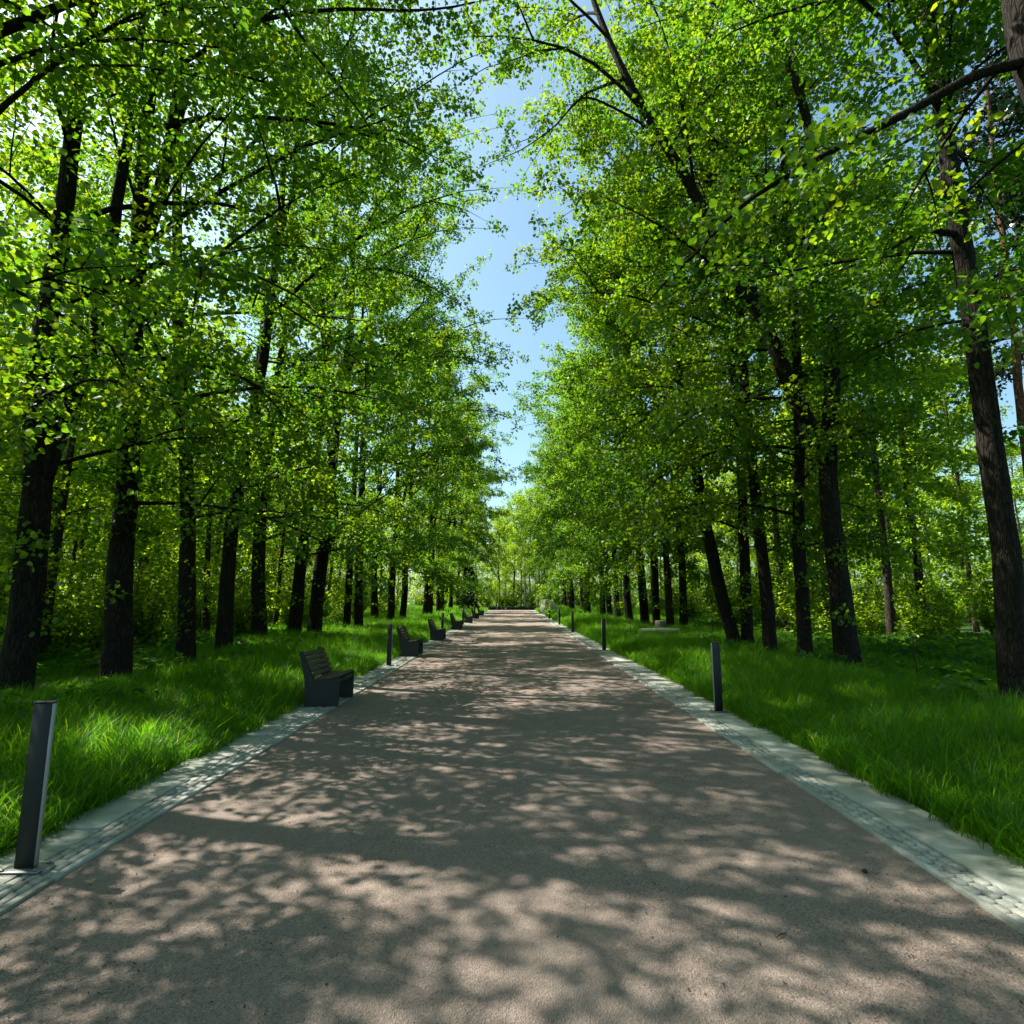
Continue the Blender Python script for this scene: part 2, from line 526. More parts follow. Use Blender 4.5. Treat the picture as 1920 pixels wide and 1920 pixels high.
def grow_tree(name, trunks, rng, H, R, h0, nl, density=75, size=.11, spread=.22, hexa=True, path_dir=None, per_m=3.0,
              sprouts=0, bark='bark', leaf='leaf', trunk_sides=14, boughs=(), lscale=1.0, profile=None, flat=1.0, reach=.22, limb_up=(18, 64), along=.25, fork=True):
    """trunks: list of (points, base_radius, top_radius). Returns part list [(name, mesh)]"""
    profile = profile or ([0, .12, .4, .7, .9, 1], [.72, .95, 1, .82, .55, .3])
    tv = []
    for k, (P, r0, r1) in enumerate(trunks):
        n = max(8, int((P[-1][2] - P[0][2]) * 2.2))
        Q = smooth_poly(P, n, rng, .02)
        w = np.linspace(0, 1, n)
        rr = r0 + (r1 - r0) * w ** .9
        sd = trunk_sides if k == 0 else max(7, trunk_sides - 3)
        tv.append(tube(Q, rr, sd, .07, rng, .3 if k == 0 else 0))
    limb_tubes, S, D, LN, DR = [], [], [], [], []
    for i in range(nl):
        t = (i + rng.uniform(0, 1)) / nl
        P, r0, r1 = trunks[rng.integers(len(trunks))] if (len(trunks) > 1 and t > .2) else trunks[0]
        P = np.asarray(P, float)
        z = h0 + (H - h0) * t ** .92
        z = min(z, P[-1, 2] - .05); 
        if z < P[0, 2]:
            P, r0, r1 = trunks[0]; P = np.asarray(P, float); z = min(max(z, h0), P[-1, 2] - .05)
        st = interp_poly(P, z)
        az = i * 2.39996 + rng.normal(0, .35)
        L = R * np.interp(t, *profile) * rng.uniform(.7, 1.12)
        if path_dir is not None:
            L *= (1 + reach * math.cos(az - path_dir)) * (1 - along * abs(math.sin(az - path_dir)))
        L = min(L, (7.4 if reach > .5 else 5.6) + rng.uniform(0, .5))
        el = math.radians(limb_up[0] + (limb_up[1] - limb_up[0]) * t + rng.normal(0, 15))
        dr = math.radians(rng.uniform(28, 62) * (1 - .35 * t))
        m = 8
        pts = [st]
        ds = L / (m - 1)
        a = az
        for k in range(m - 1):
            e = el - dr * (k / (m - 2)) ** 1.2
            a += rng.normal(0, .09)
            pts.append(pts[-1] + ds * np.array((math.cos(a) * math.cos(e), math.sin(a) * math.cos(e), math.sin(e))))
        pts = np.array(pts)
        rb = min(.007 + .0078 * L, np.interp(t, [0, 1], [r0, r1]) * .6)
        limb_tubes.append(tube(pts, np.linspace(rb, .006, m), 5))
        a_, b_, c_ = branchlets_along(pts, az, rng, per_m, lscale)
        S.append(a_); D.append(b_); LN.append(c_); DR.append(np.full(len(c_), rng.uniform(.05, .22)))
        if L > 2.0 and fork:
            for q in range(2):
                k0 = [2, 4][q] if rng.uniform() < .5 else [3, 5][q]
                sg = 1 if (q + i) % 2 else -1
                a = az + sg * rng.uniform(.5, 1.0)
                e0 = el - dr * (k0 / m) + rng.normal(.15, .25)
                L2 = L * (1 - k0 / m) * rng.uniform(.75, 1.05)
                p2 = [pts[k0]]
                for k in range(5):
                    e = e0 - dr * .8 * (k / 4)
                    a += rng.normal(0, .1)
                    p2.append(p2[-1] + L2 / 5 * np.array((math.cos(a) * math.cos(e), math.sin(a) * math.cos(e), math.sin(e))))
                p2 = np.array(p2)
                limb_tubes.append(tube(p2, np.linspace(rb * .55, .004, 6), 4))
                a_, b_, c_ = branchlets_along(p2, a, rng, per_m, lscale * .9, .05)
                S.append(a_); D.append(b_); LN.append(c_); DR.append(np.full(len(c_), rng.uniform(.05, .25)))
    bough_meshes = []
    for (pts, r0, r1, lf) in boughs:
        Q = smooth_poly(pts, max(8, len(pts) * 3), rng, .015)
        bough_meshes.append(tube(Q, np.linspace(r0, r1, len(Q)), 9, .06, rng))
        a_, b_, c_ = branchlets_along(Q, 0, rng, per_m * lf, lscale * .9, .3)
        S.append(a_); D.append(b_); LN.append(c_); DR.append(np.full(len(c_), .15))
    if sprouts:
        P = np.asarray(trunks[0][0], float)
        z = rng.uniform(1.0, h0 + 3.5, sprouts)
        st = interp_poly(P, z)
        az = rng.uniform(0, 6.28, sprouts); el = rng.normal(.25, .3, sprouts)
        S.append(st); D.append(np.stack([np.cos(az) * np.cos(el), np.sin(az) * np.cos(el), np.sin(el)], -1))
        LN.append(rng.uniform(.35, .85, sprouts)); DR.append(np.full(sprouts, .25))
    S, D, LN, DR = map(np.concatenate, (S, D, LN, DR))
    w = np.array([0, .5, 1.0])
    BP = S[:, None] + D[:, None] * (w[None, :, None] * LN[:, None, None])
    BP[:, :, 2] -= DR[:, None] * (w[None] * LN[:, None]) ** 2
    bt = thin_tubes(BP, .004 + .005 * LN, np.full(len(LN), .002))
    V, Fq, tone = leaves_on(S, D, LN, DR, rng, density, size, spread, hexa, flat)
    parts = [('trunk', mesh_np(name + "_trunk", *join(tv), M[bark], smooth=True)),
             ('branches', mesh_np(name + "_branches", *join(limb_tubes + [bt]), M[bark], smooth=True)),
             ('crown', mesh_np(name + "_crown", V, Fq, M[leaf], tone))]
    for bm_ in bough_meshes:
        parts.append(('bough', mesh_np(name + "_bough", *bm_, M[bark], smooth=True)))
    return parts


def place_tree(name, parts, loc=(0, 0, 0), rz=0.0, scale=1.0):
    e = empty(name, loc, rz)
    e.scale = (scale,) * 3
    trunk = None
    for n, me in parts:
        o = bpy.data.objects.new(n, me)
        link(o, trunk if n == 'bough' else e)
        if n == 'trunk':
            trunk = o
        if n == 'branches':
            o["kind"] = "stuff"
    return e


_ones = ['first', 'second', 'third', 'fourth', 'fifth', 'sixth', 'seventh', 'eighth', 'ninth', 'tenth', 'eleventh', 'twelfth',
         'thirteenth', 'fourteenth', 'fifteenth', 'sixteenth', 'seventeenth', 'eighteenth', 'nineteenth']
ORD = list(_ones)
for _t, _n in (('twenty', 'twentieth'), ('thirty', 'thirtieth'), ('forty', 'fortieth'), ('fifty', 'fiftieth')):
    ORD += [_n] + [_t + '-' + w for w in _ones[:9]]


def screen_x(x, y):
    return 960 + F_PX * x / (y * math.cos(PITCH) + (0.5 - CAM_H) * math.sin(PITCH))


GAPS = [(-9999, 100, "at the edge beside the thick forked trunk"), (100, 215, "between the first and second bench-side trunks"),
        (215, 347, "between the second and third bench-side trunks"), (347, 420, "between the third and fourth bench-side trunks"),
        (420, 486, "between the fourth and fifth bench-side trunks"), (486, 590, "behind the fifth to seventh bench-side trunks"),
        (590, 700, "behind the eighth and ninth bench-side trunks"), (700, 960, "beyond the ninth bench-side trunk"),
        (960, 1283, "beyond the cut log"), (1283, 1380, "between the cut log and the leaning trunk"),
        (1380, 1511, "behind the leaning trunk's cluster"), (1511, 1590, "behind the V-forked tree"),
        (1590, 1903, "between the V-forked tree and the curved trunk"), (1903, 99999, "at the edge behind the curved trunk")]


def label_by_gap(things, look):
    """name each by the gap between trunks in which it is seen and its rank from near to far there"""
    byg = {}
    for e in things:
        px = screen_x(e.location.x, e.location.y)
        g = next(i for i, (a, b, w) in enumerate(GAPS) if a <= px < b)
        byg.setdefault(g, []).append(e)
    for g, es in byg.items():
        es.sort(key=lambda e: e.location.y)
        for k, e in enumerate(es):
            rank = "nearest" if k == 0 else ORD[k] + " nearest"
            e["label"] = f"{rank} {look} {GAPS[g][2]}"


# ------------------------------------------------------------------ ground, path, borders
PATH_END = 73.0
XL, XR = -2.60, 2.45          # gravel edges
BL, BR = -3.20, 3.12          # outer edges of the stone borders
Y0 = -14.0


def sheet(name, x0, x1, y0, y1, z, mat, nx=1, ny=1, bumpy=0.0):
    xs = np.linspace(x0, x1, nx + 1); ys = np.linspace(y0, y1, ny + 1)
    X, Yg = np.meshgrid(xs, ys)
    Z = np.full_like(X, z)
    if bumpy:
        Z = Z + bumpy * (np.sin(X * 1.7 + Yg * .6) * np.sin(Yg * .9 - X * .3) + .5 * np.sin(X * .5 + 1) * np.sin(Yg * .37))
    V = np.stack([X, Yg, Z], -1).reshape(-1, 3)
    i = np.arange(ny)[:, None] * (nx + 1); j = np.arange(nx)[None]
    Fq = np.stack([i + j, i + j + 1, i + nx + 2 + j, i + nx + 1 + j], -1).reshape(-1, 4)
    return obj(name, mesh_np(name, V, Fq, mat, smooth=True))


tag(sheet("ground", -900, 900, -400, 1500, -.03, M['soil']), kind="structure")
tag(sheet("path", XL - .02, XR + .02, Y0, PATH_END, 0.0, M['gravel'], 24, 240, .004), kind="structure")
tag(sheet("cross_path", -26, 26, PATH_END + .02, PATH_END + 2.6, .004, M['gravel'], 4, 2), kind="structure")


def border(name, xin, xout, label):
    """bed of sand, an edging course, rows of setts and a row of slabs, from the gravel outwards"""
    s = 1 if xout > xin else -1
    bed = sheet(name, min(xin, xout) + .005, max(xin, xout) - .005, Y0, PATH_END, .004, M['joint'])
    tag(bed, label, None, None, "structure")
    rng = np.random.default_rng(7 if s > 0 else 8)
    w_sett = .064
    # edging strips next to the gravel
    n = int((PATH_END - 0.5) / 1.0)
    me = mesh_np("edging", *box_arrays(-.022, .022, -.495, .495, -.05, .022, .004), M['sett'])
    for k in range(n):
        o = obj("edging", me, bed, (xin + s * .026, 1.0 + k, 0))
    # setts: three staggered rows
    variants = []
    for v in range(8):
        a = w_sett / 2 - .004
        V, Fq = box_arrays(-a, a, -.042, .042, -.05, .020, .008)
        V[:, :2] *= rng.uniform(.92, 1.0, (1, 2)); V[4:, 2] += rng.normal(0, .003, len(V) - 4); V[:, :2] += rng.normal(0, .0025, (len(V), 2))
        variants.append((V, Fq, mesh_np("sett", V, Fq, M['sett'])))
    rest = []
    count = 0
    ys = np.arange(.9, PATH_END - .3, .092)
    for yk, y in enumerate(ys):
        for r in range(3):
            x = xin + s * (.052 + w_sett * (r + .5))
            yy = y + (.046 if r % 2 else 0)
            var = variants[rng.integers(8)]
            zoff = rng.normal(0, .004)
            if count < 297 and y > 1.9:
                count += 1
                obj("sett", var[2], bed, (x, yy, zoff), rng.normal(0, .03))
            else:
                rest.append((var[0] + np.array((x, yy, zoff)), var[1]))
    o = obj("sett_course", mesh_np("sett_course", *join(rest), M['sett']), bed)
    o["kind"] = "stuff"
    # slabs
    x0 = xin + s * (.056 + w_sett * 3); x1 = xout - s * .01
    hw = abs(x1 - x0) / 2; cx = (x0 + x1) / 2
    L = .8 if s > 0 else .30
    sl = []
    for v in range(4):
        V, Fq = box_arrays(-hw + .003, hw - .003, -L / 2 + .004, L / 2 - .004, -.05, .022, .004)
        V[8:, 2] += rng.normal(0, .0012, 4)
        sl.append(mesh_np("slab", V, Fq, M['slab']))
    for k, y in enumerate(np.arange(.6, PATH_END - L, L)):
        obj("slab", sl[rng.integers(4)], bed, (cx, y + L / 2, rng.normal(0, .002 if s > 0 else .004)), rng.normal(0, .002 if s > 0 else .012))
    return bed


border("bench_side_border", XL, BL, "pale paved border with granite setts beside the benches")
border("bollard_side_border", XR, BR, "pale slab border with granite setts on the side without benches")


# ------------------------------------------------------------------ alley trees
def traced(base, pts, width_px, H, hb=.18, Y=None, top_r=.05):
    """trunk from pixels at its own distance"""
    X, Yb = ground_point(base[0], base[1], hb)
    if Y is not None:
        Yb = Y
    P = [at(x, y, Yb) for x, y in pts]
    P[0] = P[0].copy()
    low = P[0].copy(); d = P[1] - P[0]
    low = P[0] - d * ((P[0][2] + .15) / max(d[2], .1))
    P = [low] + P
    last, d = P[-1], P[-1] - P[-2]
    d = d / np.linalg.norm(d)
    if last[2] < H:
        step = H - last[2]
        P.append(last + np.array((d[0] * step * .45, d[1] * step * .3, step * .55)))
        P.append(P[-1] + np.array((d[0] * step * .15, 0, step * .45)))
    r = .44 * width_px * Yb / F_PX
    return np.array(P), r, Yb


def lead(pts, Yb, H, dy=0.0):
    P = [at(x, y, Yb + dy * k / max(1, len(pts) - 1)) for k, (x, y) in enumerate(pts)]
    last, d = P[-1], P[-1] - P[-2]
    d = d / np.linalg.norm(d)
    if last[2] < H:
        st = H - last[2]
        P.append(last + np.array((d[0] * st * .4, 0, st * .6)))
        P.append(P[-1] + np.array((d[0] * st * .1, 0, st * .4)))
    return np.array(P)


ROW_L = "linden trees of the row behind the benches"
ROW_R = "linden trees of the row opposite the benches"
near = []
# side, label, base, trunk pixels, width, height, leaders [(pts, r, dy)], boughs [(pts with Y, r0, r1, leafiness)], extra
near.append(dict(side=-1, label="thick dark forked trunk at the near end of the row behind the benches", base=(25, 1318), w=62, H=17,
    pts=[(22, 1318), (40, 1160), (62, 1010), (82, 900), (60, 770), (85, 620), (125, 350), (160, 100)],
    leaders=[([(82, 900), (118, 800), (170, 660), (200, 520), (235, 300)], .11, .4)]))
near.append(dict(side=-1, label="thick trunk leaning slightly, second in the row behind the benches", base=(215, 1280), w=56, H=18,
    pts=[(214, 1280), (226, 1100), (238, 920), (250, 640), (270, 240), (318, 0)],
    leaders=[([(258, 480), (300, 380), (328, 220), (345, 0)], .13, .3)],
    boughs=[([(330, 85), (420, 52), (500, 34), (640, 14), (780, 24), (890, 4)], [0, -.3, -.5, -.8, -1.1, -1.4], .055, .015, 1.0)]))
near.append(dict(side=-1, label="straight slender trunk, third in the row behind the benches", base=(347, 1250), w=37, H=18,
    pts=[(347, 1250), (350, 1080), (351, 960), (345, 780), (330, 480), (335, 300)],
    boughs=[([(340, 800), (310, 690), (255, 560), (200, 440), (130, 370)], [0, -.2, -.5, -.9, -1.2], .05, .012, 1.0)]))
near.append(dict(side=-1, label="trunk bending towards the path, fourth in the row behind the benches", base=(420, 1230), w=34, H=18, nl=24, h0=3.6,
    pts=[(420, 1230), (424, 1080), (440, 940), (466, 830), (500, 640), (520, 450)]))
near.append(dict(side=-1, label="short visible dark trunk, fifth in the row behind the benches", base=(486, 1208), w=33, H=18,
    pts=[(487, 1208), (483, 1060), (490, 900), (522, 720), (540, 560), (555, 280)],
    leaders=[([(486, 830), (478, 700), (497, 590), (490, 450)], .08, .3)]))
near.append(dict(side=-1, label="trunk leaning towards the path with an arching bough, sixth behind the benches", base=(550, 1200), w=29, H=19, nl=25,
    pts=[(550, 1200), (566, 1040), (592, 880), (610, 700), (620, 520), (640, 300)],
    boughs=[([(540, 640), (590, 580), (645, 515), (700, 495), (780, 520), (860, 570)], [0, -.4, -.8, -1.2, -1.6, -2.0], .07, .015, 1.0),
            ([(605, 790), (640, 740), (668, 655), (700, 600)], [0, 0, -.3, -.5], .09, .04, 1.0)]))
near.append(dict(side=-1, label="trunk forking near its foot, seventh in the row behind the benches", base=(590, 1196), w=31, H=19,
    pts=[(588, 1196), (602, 1060), (618, 930), (628, 820), (655, 640), (668, 330)],
    leaders=[([(604, 1050), (640, 980), (625, 930), (618, 850)], .10, .6)]))
near.append(dict(side=-1, label="upright trunk, eighth in the row behind the benches", base=(672, 1182), w=20, H=19, nl=26,
    pts=[(672, 1182), (674, 1000), (682, 820), (690, 690), (700, 500)]))
near.append(dict(side=-1, label="slim trunk close behind the eighth tree of the bench row", base=(650, 1183), w=16, H=18, Y=26.5, nl=14, h0=4.5,
    pts=[(650, 1178), (655, 1060), (664, 920), (672, 760)]))
near.append(dict(side=-1, label="dark trunk behind the second far bench, ninth in its row", base=(703, 1169), w=17, H=19,
    pts=[(703, 1168), (700, 1060), (712, 900), (722, 700)]))
near.append(dict(side=1, label="tall curved trunk at the near end of the row opposite the benches", base=(1903, 1332), w=58, H=17, h0=4.6, sp=5, nl=32,
    pts=[(1905, 1332), (1896, 1150), (1884, 1000), (1862, 850), (1835, 700), (1815, 560), (1798, 430), (1775, 280), (1752, 120), (1738, 0)],
    boughs=[([(1800, 440), (1740, 428), (1695, 450), (1655, 485)], [0, -.2, -.4, -.6], .05, .012, 1.0)]))
near.append(dict(side=1, label="thick trunk forking in a wide V, second opposite the benches", base=(1590, 1255), w=48, H=18, h0=3.4, sp=8,
    pts=[(1592, 1255), (1578, 1120), (1562, 1000), (1548, 860), (1565, 730), (1552, 600), (1540, 450), (1510, 200), (1440, 20)],
    leaders=[([(1548, 860), (1510, 790), (1430, 600), (1370, 470), (1250, 280), (1172, 150)], .19, -.6)],
    boughs=[([(1215, 240), (1150, 200), (1090, 170), (1050, 232), (985, 280), (918, 306)], [-.6, -.8, -1.0, -1.1, -1.2, -1.3], .03, .006, .45)]))
near.append(dict(side=1, label="narrow upright trunk beside the V-forked tree, third opposite the benches", base=(1511, 1243), w=28, H=18,
    pts=[(1511, 1243), (1503, 1120), (1496, 1000), (1500, 850), (1490, 600), (1470, 300)]))
near.append(dict(side=1, label="dark trunk between narrow neighbours, fourth opposite the benches", base=(1444, 1230), w=29, H=18,
    pts=[(1445, 1230), (1434, 1090), (1420, 960), (1402, 800), (1385, 560), (1370, 300)]))
near.append(dict(side=1, label="straight trunk touching the foot of the strongly leaning tree", base=(1402, 1222), w=24, H=18,
    pts=[(1402, 1222), (1398, 1100), (1392, 950), (1385, 780), (1355, 560)]))
near.append(dict(side=1, label="strongly leaning bare trunk tilting towards the path behind the near bollard", base=(1380, 1222), w=29, H=17, h0=7.0, sp=0, nl=24,
    pts=[(1382, 1222), (1352, 1110), (1322, 980), (1302, 860), (1280, 735), (1255, 560), (1230, 420)]))
near.append(dict(side=1, label="trunk standing just behind the cut log", base=(1283, 1184), w=18, H=19,
    pts=[(1283, 1184), (1278, 1040), (1268, 900), (1255, 700)]))
near.append(dict(side=1, label="brownish trunk rising from the cut log", base=(1256, 1183), w=17, H=18, Y=24.5,
    pts=[(1256, 1182), (1250, 1040), (1240, 900), (1225, 720)]))
near.append(dict(side=1, label="dark trunk beside the stump, ninth opposite the benches", base=(1232, 1180), w=17, H=19,
    pts=[(1232, 1178), (1226, 1040), (1218, 900), (1200, 740)]))

rowcount = {-1: [], 1: []}
for i, t in enumerate(near):
    rng = np.random.default_rng(100 + i)
    P, r, Yb = traced(t['base'], t['pts'], t['w'], t['H'], Y=t.get('Y'))
    o = P[0].copy(); o[2] = 0
    trunks = [(P - o, r, .045)]
    for (pts, lr, dy) in t.get('leaders', []):
        trunks.append((lead(pts, Yb, t['H'] - .8, dy) - o, lr, .04))
    boughs = []
    for (pts, dys, r0, r1, lf) in t.get('boughs', []):
        boughs.append((np.array([at(x, y, Yb + d) for (x, y), d in zip(pts, dys)]) - o, r0, r1, lf))
    far = Yb > 19
    hexa = Yb < 10
    lside = t['side'] < 0
    parts = grow_tree("linden", trunks, rng, t['H'] + .3, 5.3 if lside else 4.7, t.get('h0', 2.9 if lside else 2.6), t.get('nl', 29 if lside else 36), density=(68 if Yb < 10 else 56 if Yb < 13 else 64) if lside else 76, size=(.088 if hexa else .098) if not far else .115,
                      spread=.185, hexa=hexa, path_dir=(0 if lside else math.pi), reach=.58 if lside else .25, sprouts=t.get('sp', 26 if lside else 14), profile=([0, .12, .4, .75, .92, 1], [.66, .88, 1, .95, .65, .35]), boughs=boughs,
                      trunk_sides=16 if not far else 12, along=.42 if lside else .3)
    e = place_tree("linden_tree", parts, o)
    tag(e, t['label'], "tree", ROW_L if t['side'] < 0 else ROW_R)
    rowcount[t['side']].append(Yb)
    t['Yb'] = Yb; t['o'] = o


def straight_trunk(rng, H, r, lean=0.02, tr=.04):
    n = 9
    z = np.linspace(-.15, H, n)
    ph = rng.uniform(0, 6.28, 2)
    x = np.cumsum(rng.normal(0, .10, n)) * .8 + lean * z
    y = np.cumsum(rng.normal(0, .10, n)) * .8
    x -= x[0]; y -= y[0]
    return (np.stack([x, y, z], -1), r, tr)


# two near trees whose trunks stand outside the frame but whose boughs reach in
rng = np.random.default_rng(501)
o = np.array((6.55, 4.7, 0))
Pt = np.array([(6.55, 4.7, -.15), (6.35, 4.75, 2.0), (5.95, 4.85, 4.5), at(1925, 130, 5.0), at(1895, -150, 5.2), (5.0, 5.4, 13.5), (4.9, 5.5, 16.5)])
bough = np.array([at(1915, 118, 5.0), at(1840, 130, 5.05), at(1740, 190, 5.2), at(1580, 270, 5.4), at(1470, 330, 5.6), at(1390, 380, 5.8), at(1300, 480, 6.1), at(1220, 560, 6.4)])
parts = grow_tree("linden", [(Pt - o, .25, .05)], rng, 16.5, 4.0, 6.5, 22, density=48, size=.10, spread=.19, path_dir=math.pi, boughs=[(bough - o, .055, .010, 1.1)])
tag(place_tree("linden_tree", parts, o), "tree whose long bare bough slants across the crown of the curved trunk", "tree", ROW_R)

rng = np.random.default_rng(502)
o = np.array((-6.7, 5.6, 0))
Pt = np.array([(-6.7, 5.6, -.15), (-6.6, 5.6, 3), (-6.4, 5.7, 7), (-6.2, 5.8, 11), (-6.1, 5.8, 17)])
bough = np.array([(-6.35, 5.7, 8.0), (-5.2, 6.2, 9.4), at(470, -110, 6.6), at(520, 0, 6.9), at(565, 70, 7.1), at(625, 150, 7.3), at(690, 215, 7.5), at(715, 290, 7.7)])
parts = grow_tree("linden", [(Pt - o, .24, .05)], rng, 17.2, 4.6, 3.6, 34, density=56, size=.09, spread=.27, path_dir=0, reach=.12, boughs=[(bough - o, .06, .008, .5)])
tag(place_tree("linden_tree", parts, o), "tree out of frame whose bough hangs down beside the gap of sky", "tree", ROW_L)

# shared far tree kinds
far_kinds = []
for k in range(5):
    rng = np.random.default_rng(700 + k)
    tr = straight_trunk(rng, 18.5 + rng.uniform(-.8, 1), .22)
    trs = [tr]
    if k % 2:
        z0 = rng.uniform(3.5, 6)
        b = interp_poly(tr[0], z0)
        trs.append((np.array([b, b + (.5, .25, 2), b + (1.0, .5, 5), b + (1.3, .5, 10)]), .11, .04))
    far_kinds.append(grow_tree("linden_far", trs, rng, 19.0, 5.0, 3.3, 33, density=60, size=.125, spread=.20, hexa=False, path_dir=0, reach=.5, along=.36, sprouts=14, trunk_sides=10))

rng = np.random.default_rng(760)
side_kind = grow_tree("linden_side", [straight_trunk(rng, 18, .23)], rng, 18.3, 5.0, 3.4, 34, density=56, size=.09, spread=.28, hexa=False, path_dir=0, reach=.4, along=.35, trunk_sides=10)

# remaining trees of the two rows, up to the far end, and those beside and behind the viewer that shade the path
for side, group in ((-1, ROW_L), (1, ROW_R)):
    rng = np.random.default_rng(60 + side)
    ys = [-4.8, -1.4, 2.0] if side < 0 else [-3.0, 0.0]
    for y in ys:
        e = place_tree("linden_tree", side_kind, (side * rng.uniform(7.9, 8.3), y, 0), (0 if side < 0 else math.pi) + rng.normal(0, .35), rng.uniform(.9, .98))
        tag(e, "tall linden standing beside the viewer and shading the near gravel", "tree", "lindens standing beside and behind the viewer")
    if side < 0:
        ys = [31.5, 33.2, 40.5, 42.5, 50.5, 52.5, 60.5, 62.5, 70]
    else:
        ys = [28.8, 31.5, 35, 38.5, 42, 46, 50, 54, 58, 62, 66, 70]
    for k, y in enumerate(ys):
        n = k + 10
        x = side * rng.uniform(6.0, 6.7)
        e = place_tree("linden_tree", far_kinds[rng.integers(5)], (x, y, 0), (0 if side < 0 else math.pi) + rng.normal(0, .45), rng.uniform(.92, 1.05))
        where = "behind the benches" if side < 0 else "opposite the benches"
        if k == len(ys) - 1:
            tag(e, f"last linden at the far end of the row {where}", "tree", group)
        else:
            tag(e, f"{ORD[n - 1]} linden from the near end of the row {where}", "tree", group)

# ------------------------------------------------------------------ second rows and the wood
wood_kinds = []
for k in range(4):
    rng = np.random.default_rng(800 + k)
    tr = straight_trunk(rng, 17 + rng.uniform(-1.5, 2), .16, rng.normal(0, .02))
    wood_kinds.append(grow_tree("wood", [tr], rng, 17.5, 3.7, 3.2 + .5 * k, 30, density=42, size=.15, spread=.24, hexa=False, trunk_sides=9, bark='bark_wood', leaf='leaf_wood'))

young_kinds = []
for k in range(2):
    rng = np.random.default_rng(820 + k)
    young_kinds.append(grow_tree("young", [straight_trunk(rng, 9.0, .15, .01, .02)], rng, 9.2, 2.2, 2.6, 20, density=48, size=.12, spread=.2, hexa=False, trunk_sides=9, bark='bark_wood', leaf='leaf_wood'))
singles = [  # label, pixel x of trunk foot, distance, scale
    ("slim grey trunk half hidden behind the forked trunk nearest on the bench side", 78, 13.0, .95),
    ("thin trunk just behind the second trunk of the bench row", 200, 15.5, .9),
    ("thin trunk in the undergrowth between third and fourth bench-row trees", 392, 20.0, .95),
    ("thin pale-lit trunk in the wood between fifth and sixth bench-row trees", 520, 24.0, .9),
    ("slender trunk standing alone beyond the ground cover near the curved trunk", 1733, 19.0, .9),
    ("short-looking trunk beyond the ground cover, nearer the V-forked tree", 1668, 17.5, .85),
    ("thin trunk glimpsed between the third and second trees opposite the benches", 1546, 20.0, .9),
    ("thin trunk glimpsed close behind the fourth tree opposite the benches", 1470, 21.0, .9),
]
rng = np.random.default_rng(91)
for k, (lab, px, Y, sc) in enumerate(singles):
    u, f, z = ray(px, 1150)
    e = place_tree("woodland_tree", young_kinds[k % 2] if px < 960 else wood_kinds[k % 4], (u / f * Y, Y, 0), rng.uniform(0, 6.28), sc)
    tag(e, lab, "tree", "slender trees just behind the alley rows")

wood_things, shrub_things = [], []
LAB_WL = "slender leafy tree in the sunlit wood behind the bench-side row"
LAB_WR = "slender leafy tree in the wood beyond the row opposite the benches"
LAB_WE = "tall leafy tree closing the view beyond the end of the path"
taken = []


def free(x, y, d):
    if any((x - a) ** 2 + (y - b) ** 2 < d * d for a, b in taken):
        return False
    taken.append((x, y))
    return True


n = 0
while n < 52:
    x, y = rng.uniform(-40, -22.0), rng.uniform(14, 70)
    if -x > 10 + .95 * y or not free(x, y, 3.4):
        n += .05
        continue
    n += 1
    wood_things.append(place_tree("woodland_tree", wood_kinds[rng.integers(4)], (x, y, 0), rng.uniform(0, 6.28), rng.uniform(.8, 1.08)))
    tag(wood_things[-1], LAB_WL, "tree", "trees of the wood on the bench side")
n = 0
while n < 34:
    x, y = rng.uniform(19, 48), rng.uniform(14, 76)
    if x > 14 + .78 * y + 6 or not free(x, y, 4.4):
        n += .05
        continue
    n += 1
    wood_things.append(place_tree("woodland_tree", wood_kinds[rng.integers(4)], (x, y, 0), rng.uniform(0, 6.28), rng.uniform(.8, 1.08)))
    tag(wood_things[-1], LAB_WR, "tree", "trees of the wood opposite the benches")
end_trees = []
n = 0
while n < 34:
    x, y = rng.uniform(-34, 34), rng.uniform(82, 112)
    if not free(x, y, 4.6):
        n += .05
        continue
    n += 1
    end_trees.append(place_tree("woodland_tree", wood_kinds[rng.integers(4)], (x, y, 0), rng.uniform(0, 6.28), rng.uniform(.85, 1.02)))
    tag(end_trees[-1], LAB_WE, "tree", "trees beyond the end of the path")

for k in range(11):
    Y = 12.5 + k * 4.6 + rng.normal(0, .6)
    wood_things.append(place_tree("woodland_tree", young_kinds[k % 2], (rng.uniform(-14.5, -11.8), Y, 0), rng.uniform(0, 6.28), rng.uniform(1.0, 1.25)))
    tag(wood_things[-1], LAB_WL, "tree", "trees of the wood on the bench side")
for k in range(3):
    wood_things.append(place_tree("woodland_tree", wood_kinds[k % 4], (rng.uniform(-20.0, -17.5), 29.0 + k * 7.5 + rng.normal(0, .7), 0), rng.uniform(0, 6.28), rng.uniform(.98, 1.12)))
    tag(wood_things[-1], LAB_WL, "tree", "trees of the wood on the bench side")
for (x, y) in ((-14.5, 3.5), (-15.5, 8.6), (-13.5, -1.0)):  # trunks out of frame, added to shade the near grass on the bench side
    tag(place_tree("woodland_tree", wood_kinds[rng.integers(4)], (x, y, 0), rng.uniform(0, 6.28), .95), "woodland tree added beside the viewer to shade the near grass", "tree", "woodland trees beside the viewer")
for k, (x, y) in enumerate(((-17.2, 12.6), (-19.0, 17.0), (-22.5, 14.0), (-18.0, 21.5))):
    wood_things.append(place_tree("woodland_tree", wood_kinds[k], (x, y, 0), 1.1 * k, 1.12))
    tag(wood_things[-1], LAB_WL, "tree", "trees of the wood on the bench side")
label_by_gap(wood_things, "slim woodland tree seen")
end_trees.sort(key=lambda e: e.location.x / e.location.y)
for k, e in enumerate(end_trees):
    e["label"] = f"leafy tree beyond the path's end, {ORD[k]} counting from the bench side"

